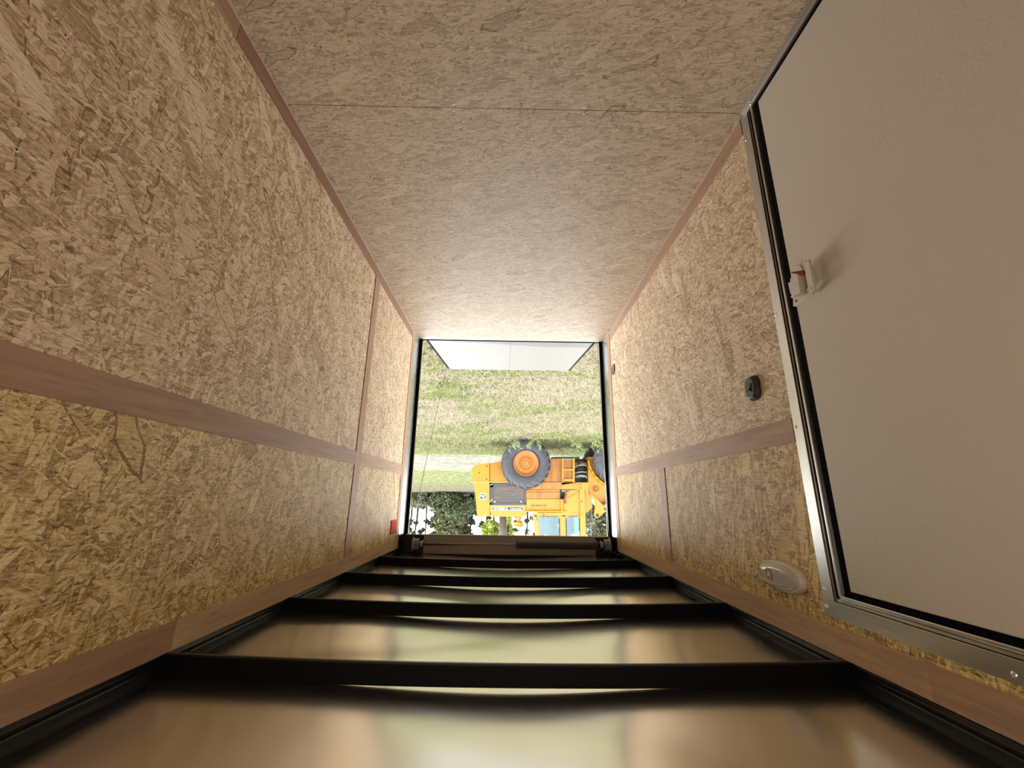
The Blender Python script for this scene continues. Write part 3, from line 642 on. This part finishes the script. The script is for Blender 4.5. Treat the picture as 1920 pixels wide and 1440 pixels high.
plate('hood_core', ((380, 610), (1240, 610), (1240, 960), (380, 960)), GRILL, 13.35, .9)
# grille: frame and perforated screen
g = MB()
for q in (((376, 612), (815, 612), (815, 662), (376, 662)), ((376, 612), (414, 612), (414, 872), (376, 872)), ((788, 612), (815, 612), (812, 872), (788, 872)), ((376, 850), (812, 850), (812, 875), (376, 875))):
    g.prism([Z(a, b, 13.12) for a, b in q], (0, .06, 0))
gr = g.build('grille', GRILL, ld)
def _mesh_mat():
    t = NT('perforated_screen'); s = t.n('ShaderNodeSeparateXYZ'); t.l(t.obj(), s.inputs[0]); k = 17.5
    cb = t.n('ShaderNodeCombineXYZ'); t.l(t.math('MULTIPLY', s.outputs['X'], k), cb.inputs[0]); t.l(t.math('MULTIPLY', s.outputs['Z'], k*1.15), cb.inputs[1])
    rw = t.math('MODULO', t.math('FLOOR', t.math('MULTIPLY', s.outputs['Z'], k*1.15)), 2.0)
    fx = t.math('SUBTRACT', t.math('FRACT', t.math('MULTIPLY_ADD', t.math('ABSOLUTE', rw), .5, t.math('MULTIPLY', s.outputs['X'], k))), .5); fz = t.math('SUBTRACT', t.math('FRACT', t.math('MULTIPLY', s.outputs['Z'], k*1.15)), .5)
    d = t.math('SQRT', t.math('ADD', t.math('MULTIPLY', fx, fx), t.math('MULTIPLY', fz, fz)))
    n = t.noise(t.map(t.obj(), (1.5, 1.5, 5)), 1.5, 3, .6)
    t.set(t.mixc(t.math('LESS_THAN', d, .33), t.mixc(t.ramp(n, [(.45, 0.0), (.62, .8)]), (.075, .07, .07), (.17, .085, .04)), (.006, .006, .006)), .6); return t.m
g = MB(); g.prism([Z(a, b, 13.145) for a, b in ((410, 655), (792, 655), (792, 855), (410, 855))], (0, .01, 0)); g.build('screen', _mesh_mat(), gr)
for a, b in ((432, 836), (750, 836)): g = MB(); g.lathe([(0, -.02), (.022, -.016), (.026, 0)], Z(a, b, 13.14), (0, 1, 0), 12); g.build('bolt', WHITE, gr)
for a, b in ((376, 640), (376, 828)):
    g = MB(); g.tube([Z(a, b, 13.08), Z(a+32, b-20, 13.08)], .012, 6); g.build('latch', WHITE, gr)
plate('upper_side_panel', ((815, 806), (1262, 806), (1262, 958), (815, 958)), YEL)
plate('middle_side_panel', ((812, 696), (1215, 690), (1215, 802), (812, 802)), YEL2, 13.12)
plate('middle_side_rib', ((812, 728), (1215, 722), (1215, 736), (812, 742)), YEL2, 13.07, .05)
plate('wheel_fender', ((880, 604), (1450, 604), (1450, 686), (830, 688)), YEL2, 13.00, .9)
plate('fuel_tank', ((1010, 322), (1245, 318), (1245, 602), (960, 602)), YEL2, 13.08)
plate('belly_plate', ((1120, 300), (1450, 296), (1450, 318), (1130, 320)), BLK, 13.2, 1.0)
for a, b, c_, d in ((1240, 318, 1258, 606), (1372, 318, 1392, 606), (1258, 444, 1372, 460), (1250, 566, 1385, 590)): plate('ladder_rail' if c_-a < 30 else 'ladder_rung', ((a, b), (c_, b), (c_, d), (a, d)), YEL, 12.98, .08)
plate('ladder_back', ((1256, 330), (1380, 330), (1380, 600), (1256, 600)), YEL2, 13.12, .3)
plate('catwalk', ((1236, 606), (1556, 606), (1556, 684), (1236, 684)), YEL, 13.0, .9)
plate('articulation_core', ((1392, 322), (1556, 322), (1556, 604), (1392, 604)), BLK, 13.7, .3)
for i, (va, vb) in enumerate(((430, 395), (470, 440), (505, 478), (352, 352), (540, 520))):
    g = MB(); g.smooth = True; g.tube([Z(1385, va, 13.35), Z(1430, vb+6, 13.30), Z(1480, vb, 13.28), Z(1562, vb+8, 13.35)], .022, 8); g.build('hose', HOSEW if i % 2 == 0 else HOSEB, ld)
g = MB(); g.smooth = True; g.tube([Z(1390, 382, 13.4), Z(1420, 384, 13.4)], .07, 12); g.tube([Z(1450, 380, 13.4), Z(1560, 378, 13.4)], .045, 10); g.build('steering_cylinder', YEL2, ld)
g = MB(); g.smooth = True; g.tube([Z(1405, 545, 13.38), Z(1450, 525, 13.36), Z(1520, 530, 13.36), Z(1550, 556, 13.38)], .045, 8); g.build('hose', HOSEW, ld)
plate('cowl_panel', ((1290, 720), (1345, 700), (1456, 690), (1456, 965), (1262, 968), (1262, 820)), YEL, 13.06)
g = MB(); g.prism([Z(a, b, 13.045) for a, b in ((1300, 795), (1450, 705), (1450, 712), (1300, 803))], (0, .02, 0)); g.build('crease', YEL2, ld)
g = MB(); g.tube([Z(1238, 810, 12.98), Z(1238, 965, 12.98)], .028, 8); g.build('grab_rail', YEL, ld)
g = MB(); g.tube([Z(812, 950, 12.98), Z(1285, 952, 12.98)], .025, 8); g.build('grab_rail', YEL, ld)
g = MB(); g.tube([Z(1282, 690, 13.0), Z(1290, 760, 13.0), Z(1272, 800, 13.0), Z(1285, 860, 13.0)], .03, 8); g.build('hose', plain('hose_rust', (.10, .045, .02), .6), ld)
plate('mast_post', ((1450, 612), (1508, 612), (1516, 905), (1524, 1420), (1464, 1420), (1462, 905)), YEL, 12.98, .16)
plate('mast_side_plate', ((1508, 606), (1560, 606), (1560, 740), (1596, 800), (1606, 908), (1518, 980), (1514, 700)), YEL, 13.06, .5)
# front frame with wheel arch lip, lift arm
plate('front_frame', ((1555, 300), (1720, 300), (1690, 420), (1650, 520), (1700, 600), (1770, 660), (1850, 720), (1850, 760), (1760, 955), (1690, 880), (1570, 740), (1556, 610)), YEL, 13.15, .9)
plate('front_frame_rusty_web', ((1585, 330), (1980, 330), (1980, 700), (1820, 690), (1720, 610), (1650, 520), (1600, 420)), YEL2, 13.35, .7)
g = MB(); g.smooth = True; A = [Z(a, b, 12.98) for a, b in ((1560, 340), (1572, 400), (1600, 470), (1640, 535), (1695, 590), (1760, 640), (1850, 680), (1980, 700))]
for i in range(len(A)-1):
    g.prism([A[i], A[i+1], A[i+1]+Vector((0, 0, -.05)), A[i]+Vector((0, 0, -.05))], (0, .35, 0))
g.build('wheel_arch', YEL, ld)
g = MB(); g.lathe([(.055, 0), (.085, -.015), (.095, .0), (.095, .05)], Z(1650, 680, 13.1), (0, 1, 0), 24); g.lathe([(0, -.03), (.04, -.025), (.045, 0)], Z(1650, 680, 13.1), (0, 1, 0), 16); g.build('pivot_ring', YEL2, ld)
plate('lift_arm', ((1576, 742), (1600, 750), (1745, 890), (1850, 720), (2150, 560), (2180, 620), (1900, 830), (1800, 930), (1735, 978), (1695, 1015), (1668, 1034), (1642, 1022), (1632, 992), (1642, 880), (1640, 840)), YEL, 12.95, .12)
g = MB(); g.lathe([(0, -.01), (.03, -.01), (.045, -.02), (.055, 0)], Z(1664, 1000, 12.95), (0, 1, 0), 20); g.build('arm_pin', NUT, ld)
for a, b in ((1742, 868), (1757, 925)): g = MB(); g.lathe([(0, -.02), (.03, -.02), (.04, 0)], Z(a, b, 12.95), (0, 1, 0), 12); g.build('bolt', NUT, ld)
for a, b in ((1468, 630), (1468, 672), (1476, 832), (335, 412), (245, 488), (332, 566), (1236, 852), (1020, 990), (380, 982)): g = MB(); g.lathe([(0, -.014), (.018, -.012), (.022, 0)], Z(a, b, 12.975 if a > 1400 else 13.045), (0, 1, 0), 10); g.build('bolt', NUT, ld)
plate('bucket', ((2250, 60), (2500, 60), (2720, 180), (2620, 430), (2300, 470), (2180, 300)), YEL2, 12.4, 2.7)
# wheels
def wheel(cx, cz, yo, flip, r=.93*.88):
    wdt = .55*flip; g = MB(); g.smooth = True
    rr = r; prof = [(rr*.50, .06*flip), (rr*.56, .02*flip), (rr*.66, -.01*flip), (rr*.80, .0), (rr*.90, .04*flip), (rr*.935, .09*flip), (rr*.945, wdt*.5), (rr*.935, wdt-.09*flip), (rr*.90, wdt-.04*flip), (rr*.80, wdt), (rr*.5, wdt-.06*flip)]
    g.lathe(prof, (cx, yo, cz), (0, 1, 0), 64)
    g.smooth = False
    for k in range(20):
        for side in (0, 1):
            an = 2*math.pi*(k+side*.5)/20; 
            def pt(rad, a_, yy): return Vector((cx+rad*math.cos(a_), yo+yy, cz+rad*math.sin(a_)))
            y0, y1 = (.025*flip, wdt*.5) if side == 0 else (wdt-.025*flip, wdt*.5); da = .075; sh = .16
            P = [pt(rr*.80, an-.14-sh*.3, y0-.035*(1 if side == 0 else -1)*flip), pt(rr*.80, an-.03-sh*.3, y0-.035*(1 if side == 0 else -1)*flip), pt(rr*.985, an+da-.03, y0+.03*flip*(1 if side == 0 else -1)), pt(rr*.985, an-da-.01, y0+.03*flip*(1 if side == 0 else -1)),
                 pt(rr*.93, an-da+sh, y1), pt(rr*.93, an+da+sh, y1), pt(rr*1.0, an+da+sh, y1), pt(rr*1.0, an-da+sh, y1)]
            g.add(P, [(0, 1, 2, 3), (4, 7, 6, 5), (0, 4, 5, 1), (3, 2, 6, 7), (0, 3, 7, 4), (1, 5, 6, 2)])
    g.build('tire', TYRE, ld)
    g = MB(); g.smooth = True; g.lathe([(rr*.44, .08*flip), (rr*.455, .03*flip), (rr*.495, .0), (rr*.505, .03*flip), (rr*.5, .12*flip)], (cx, yo, cz), (0, 1, 0), 48); g.build('rim_flange', RUST, ld)
    g = MB(); g.smooth = True; g.smooth = False; g.lathe([(0, .060*flip), (rr*.11, .060*flip), (rr*.13, .080*flip), (rr*.30, .082*flip)], (cx, yo, cz), (0, 1, 0), 32); g.smooth = True; g.lathe([(rr*.30, .082*flip), (rr*.38, .086*flip), (rr*.43, .075*flip), (rr*.452, .05*flip), (rr*.46, .12*flip)], (cx, yo, cz), (0, 1, 0), 48); rm = g.build('rim', RIMM, ld)
    if flip > 0:
        for k in range(15):
            a_ = 2*math.pi*k/15; g = MB(); g.lathe([(0, -.022), (rr*.024, -.022), (rr*.026, 0)], (cx+rr*.235*math.cos(a_), yo+.080, cz+rr*.235*math.sin(a_)), (0, 1, 0), 6); g.build('lug_nut', NUT, rm)
wc = Z(808, 372, YT); wf = Z(1941, 330, YT); RW = (Z(808-303, 372, YT)-wc).length
wheel(wc.x, wc.z, YT, 1, RW); wheel(wf.x, wf.z, YT, 1, RW); wheel(wc.x, wc.z, YT+2.5, -1, RW); wheel(wf.x, wf.z, YT+2.5, -1, RW)
for c_ in (wc, wf): g = MB(); g.tube([(c_.x, YT+.15, c_.z), (c_.x, YT+2.35, c_.z)], .17, 14); g.build('axle', YEL2, ld)
# exhaust, air cleaner
g = MB(); g.smooth = True; g.tube([Z(528, 1000, 13.75), Z(531, 1250, 13.75), Z(535, 1560, 13.75)], .115, 20); g.build('exhaust_stack', PIPEM, ld)
pc = Z(718, 1020, 13.6); sc_ = (Z(780, 1100, 13.6)-Z(660, 1100, 13.6)).length/2; p1 = Z(718, 1078, 13.6)
g = MB(); g.smooth = False; g.tube([pc-Vector((0, 0, .06)), p1], .068, 16); g.build('air_intake_pipe', YEL, ld)
g = MB(); g.smooth = True; hh = (Z(718, 1142, 13.6)-p1).length; g.lathe([(0, 0), (sc_*.94, 0), (sc_, hh*.12), (sc_*.93, hh*.22), (sc_*.93, hh*.6), (sc_, hh*.7), (sc_*.96, hh*.9), (sc_*.2, hh), (0, hh*1.12)], p1, (0, 0, 1), 28); g.build('air_cleaner', YEL, ld)
# cab: side frames near and far, panes, roof, seat
def side(Y, dep, near):
    bars = (((885, 968), (1470, 968), (1470, 1012), (888, 1012)), ((888, 1000), (938, 1000), (998, 1420), (940, 1420)), ((1214, 1000), (1282, 1000), (1290, 1420), (1222, 1420)), ((1456, 1000), (1524, 1000), (1530, 1420), (1462, 1420)), ((940, 1400), (1530, 1400), (1530, 1440), (940, 1440)))
    for i, q in enumerate(bars): plate('cab_frame', q, YEL, Y, dep)
    for (a, b, sx_) in ((936, 1010, 1), (1218, 1010, -1), (1278, 1010, 1), (1460, 1010, -1)):
        q = [(a, b), (a+46*sx_, b), (a+20*sx_, b+9), (a+8*sx_, b+24), (a+2*sx_, b+50)]; plate('window_corner', q, YEL, Y, dep*.8)
    for q in (((930, 1008), (1222, 1008), (1230, 1402), (990, 1402)), ((1276, 1008), (1462, 1008), (1468, 1402), (1286, 1402))): plate('window_pane', q, TGL, Y+dep*.4, .006)
    if near:
        for q in (((1204, 1040), (1216, 1040), (1224, 1402), (1212, 1402)), ((1282, 1040), (1298, 1040), (1304, 1402), (1290, 1402)), ((1448, 1040), (1458, 1040), (1464, 1402), (1456, 1402)), ((980, 1008), (1190, 1008), (1190, 1016), (980, 1016)), ((1310, 1008), (1430, 1008), (1430, 1016), (1310, 1016))): plate('window_seal', q, BLK, Y-.005, .03)
side(13.10, .10, True); side(14.25, .10, False)
plate('cab_roof', ((920, 1436), (1560, 1436), (1550, 1475), (940, 1475)), YEL, 13.0, 1.45)
plate('rear_window_post', ((960, 1012), (1000, 1012), (1040, 1420), (1000, 1420)), YEL2, 13.75, .1)
g = MB(); q = Z(1100, 1000, 13.6); g.box((q.x-.12, q.y-.25, q.z-.4), (q.x+.2, q.y+.25, q.z+.05), .05); g.box((q.x+.04, q.y-.25, q.z), (q.x+.17, q.y+.25, q.z+.22), .05); g.build('seat', plain('seat_grey', (.05, .055, .065), .7), ld)
# lettering and emblem
def text(body, a, b, Y, mat, name, parent, bold=0.0):
    c = bpy.data.curves.new('t', 'FONT'); c.body = body; c.offset = bold; o = bpy.data.objects.new('t', c); COL.objects.link(o)
    dg = bpy.context.evaluated_depsgraph_get(); me = bpy.data.meshes.new_from_object(o.evaluated_get(dg)); bpy.data.objects.remove(o)
    co = np.array([v.co[:] for v in me.vertices]); mn, mx = co.min(0), co.max(0)
    P0 = Z(*a, Y); P1 = Z(*b, Y); x0, x1 = sorted((P0.x, P1.x)); z0, z1 = sorted((P0.z, P1.z))
    for v in me.vertices:
        u_, w_ = (v.co.x-mn[0])/(mx[0]-mn[0]), (v.co.y-mn[1])/(mx[1]-mn[1]); v.co = (x0+(x1-x0)*u_, Y, z0+(z1-z0)*w_)
    me.materials.append(mat); o = bpy.data.objects.new(name, me); COL.objects.link(o); o.parent = parent; o.matrix_parent_inverse = Matrix.Translation(-Vector(parent.location)); return o
g = MB(); g.prism([Z(a, b, 13.095) for a, b in ((405, 897), (773, 897), (773, 939), (405, 939))], (0, .004, 0)); g.mi = 1; g.prism([Z(a, b, 13.09) for a, b in ((411, 902), (768, 902), (768, 934), (411, 934))], (0, .004, 0)); g.build('name_plate', [WHITE, BLK], ld)
text('JOHN', (622, 905), (756, 931), 13.086, WHITE, 'lettering', ld, .02); text('DEERE', (424, 905), (588, 931), 13.086, WHITE, 'lettering', ld, .02)
text('JD644-B', (874, 862), (1058, 897), 13.095, BLK, 'lettering', ld, .004)
def L2(u, v_, Y): return ony((860+u/13.71, 920+v_/13.71), Y)
g = MB(); g.prism([L2(a, b, 13.09) for a, b in ((556, 66), (698, 66), (710, 80), (710, 222), (698, 236), (556, 236), (543, 222), (543, 80))], (0, .004, 0)); g.mi = 1
g.prism([L2(a, b, 13.086) for a, b in ((560, 88), (692, 88), (696, 92), (696, 205), (690, 214), (562, 214), (556, 206), (556, 92))], (0, .003, 0)); g.mi = 0
g.prism([L2(a, b, 13.083) for a, b in ((690, 95), (640, 118), (560, 112), (556, 128), (585, 150), (610, 185), (628, 175), (640, 212), (664, 212), (660, 170), (676, 120))], (0, .002, 0))
g.build('emblem', [WHITE, BLK], ld)

# ------------------------------------------------------------------ trees and shrubs behind
LM = [leafmat('leaf_dark', (.018, .028, .012), (.075, .090, .040), (.17, .18, .10), 1.2), leafmat('leaf_olive', (.05, .058, .026), (.14, .145, .07), (.22, .22, .13), 1.2),
      leafmat('leaf_yellow_green', (.13, .16, .03), (.30, .34, .07), (.40, .40, .14), 1.5), leafmat('leaf_grey', (.07, .078, .05), (.16, .17, .105), (.24, .24, .17), 1.4)]
BARK = [plain('bark_dark', (.022, .020, .017), .9, 0, .2, .3, 4), plain('bark_pale', (.13, .125, .105), .9, 0, .2, .3, 4)]
def leaves(cl, n, size, NRr):
    """cl: list of (centre, radius vec); n leaves per cluster"""
    Vs = []
    for c_, r_ in cl:
        d = NRr.randn(n, 3); d /= np.linalg.norm(d, axis=1)[:, None]; p = np.array(c_)+d*(NRr.rand(n)**.45)[:, None]*np.array(r_)
        a = NRr.randn(n, 3)*size; b = NRr.randn(n, 3)*size
        Vs.append(np.stack([p-a, p+b, p+a, p-b], 1).reshape(-1, 3))
    V = np.concatenate(Vs); return V, np.arange(len(V)).reshape(-1, 4)
def tree(xp, Y, h, label, lm, bark, crown, ncl, nleaf, size, seed, base=.35, clr=.5, name='tree', group='trees beyond the meadow', tr=.15, lean=0.0):
    NRr = np.random.RandomState(seed); R = random.Random(seed); x = ony((xp, 950), Y).x; b = Vector((x, Y, gz(Y))); r_ = thing(name, b, label, 'tree', group)
    g = MB(); g.smooth = True; path = []; n = 7
    for i in range(n+1): path.append(b+Vector((R.uniform(-.12, .12)*i*.4+lean*i/n*h, R.uniform(-.1, .1), h*i/n-.05)))
    g.tube(path, [tr*(1-.8*i/n) for i in range(n+1)], 8); cl = []
    for k in range(ncl):
        t_ = base+(1-base)*R.random(); k0 = min(n-1, int(t_*n)); o_ = path[k0].lerp(path[k0+1], t_*n-k0); an = R.uniform(0, 6.28); rad = crown*(1-.5*abs(t_-.6))*R.uniform(.35, 1)
        e = o_+Vector((math.cos(an)*rad, math.sin(an)*rad, R.uniform(.0, .5)*rad)); mid = o_.lerp(e, .5)+Vector((0, 0, .12)); g.tube([o_, mid, e], [tr*.3, tr*.18, tr*.06], 5, False)
        q = clr*R.uniform(.6, 1.3); cl.append((tuple(e), (q, q, q*.7)))
    g.build('trunk', BARK[bark], r_); V, F = leaves(cl, nleaf, size, NRr); mesh_np('foliage', V, F, LM[lm], r_); return r_
def shrub(xp, Y, h, wd, label, lm, nleaf, size, seed, group='shrubs at the meadow edge'):
    NRr = np.random.RandomState(seed); R = random.Random(seed); x = ony((xp, 950), Y).x; b = Vector((x, Y, gz(Y))); r_ = thing('shrub', b, label, 'shrub', group)
    g = MB(); cl = []
    for k in range(16):
        e = b+Vector((R.uniform(-wd, wd), R.uniform(-wd*.6, wd*.6), R.uniform(.15, .85)*h)); g.tube([b+Vector((R.uniform(-.2, .2), 0, -.05)), b.lerp(e, .5)+Vector((0, 0, .1)), e], [.04, .03, .012], 5, False)
        q = R.uniform(.28, .5)*min(h, wd*1.4); cl.append((tuple(e), (q, q, q*.8)))
    g.build('stems', BARK[0], r_); V, F = leaves(cl, nleaf, size, NRr); mesh_np('foliage', V, F, LM[lm], r_)
# left of the loader
tree(772, 54, 9, 'slim dark tree at the left edge of the opening', 0, 0, 1.5, 22, 70, .085, 21, .24, .36)
tree(783, 50, 9, 'second slim tree from the left edge of the opening', 0, 0, 1.5, 22, 65, .085, 22, .26, .34)
tree(801, 52, 10, 'straight bare lower trunk tree in the bright sky gap left of the loader', 0, 0, 1.5, 22, 65, .085, 23, .28, .34, tr=.12)
tree(846, 50, 8, 'dense olive tree filling the view just left of the loader', 1, 0, 2.3, 60, 420, .10, 24, .06, .85)
tree(868, 56, 9, 'olive tree close behind the rear end of the loader', 3, 0, 1.8, 34, 260, .10, 25, .10, .7)
tree(886, 53, 9, 'forked dark trunk tree over the loader counterweight', 0, 0, 1.8, 24, 75, .085, 26, .26, .36, lean=.02)
tree(912, 55, 9, 'dark leafy tree left of the grey exhaust stack', 0, 0, 1.7, 18, 110, .085, 27, .22, .45)
tree(926, 44, 6.5, 'bright yellow green tree beside the exhaust stack', 2, 0, 1.1, 30, 220, .08, 28, .45, .5)
tree(958, 54, 9, 'dark tree between exhaust stack and air cleaner of the loader', 0, 0, 1.8, 20, 120, .085, 29, .2, .5)
tree(952, 46, 5.6, 'yellow green leafy tree right of the exhaust stack', 2, 0, .9, 16, 120, .08, 39, .35, .42)
tree(988, 56, 9, 'sparse dark tree between air cleaner and loader cab', 0, 0, 1.7, 16, 100, .085, 30, .25, .45)
tree(1035, 60, 4.6, 'broad dark tree seen through the loader cab', 0, 0, 3.0, 46, 300, .11, 31, .1, .9)
tree(1072, 62, 2.8, 'low dark tree seen through the narrow cab window', 0, 0, 3.0, 40, 300, .11, 32, .1, .8)
tree(1108, 46, 7.5, 'pale trunk willow right of the loader cab', 3, 1, 1.9, 30, 170, .07, 33, .25, .6, tr=.13)
tree(1128, 50, 5.2, 'green drooping tree beside the pale trunk willow', 1, 0, 2.0, 40, 300, .09, 34, .12, .75)
tree(1152, 54, 8, 'dark tree beyond the right side of the opening', 0, 0, 2.2, 34, 220, .1, 35, .15, .7)
tree(735, 56, 9, 'dark tree beyond the left side of the opening', 0, 0, 2.2, 34, 220, .1, 36, .15, .7)
for i, (xp, Y, h, wd, lm, lb_) in enumerate(((768, 50, 1.6, 1.2, 1, 'dark shrub in the left corner of the opening'), (788, 49, 1.5, 1.2, 3, 'twiggy brown green shrub under the straight bare trunk'), (812, 50, 1.6, 1.4, 0, 'dark shrub left of the dense olive tree'),
        (838, 47, 2.2, 1.5, 0, 'dark green shrub below the dense olive tree'), (862, 47, 2.3, 1.5, 0, 'dark green shrub touching the rear end of the loader in view'), (884, 50, 2.4, 1.5, 0, 'dark shrub behind the loader counterweight'), (1112, 48, 2.2, 1.6, 1, 'olive shrub right of the loader cab below the willow'), (1136, 48, 2.2, 1.6, 0, 'dark shrub at the right edge of the opening'))):
    shrub(xp, Y, h, wd, lb_, lm, 190, .075, 60+i)
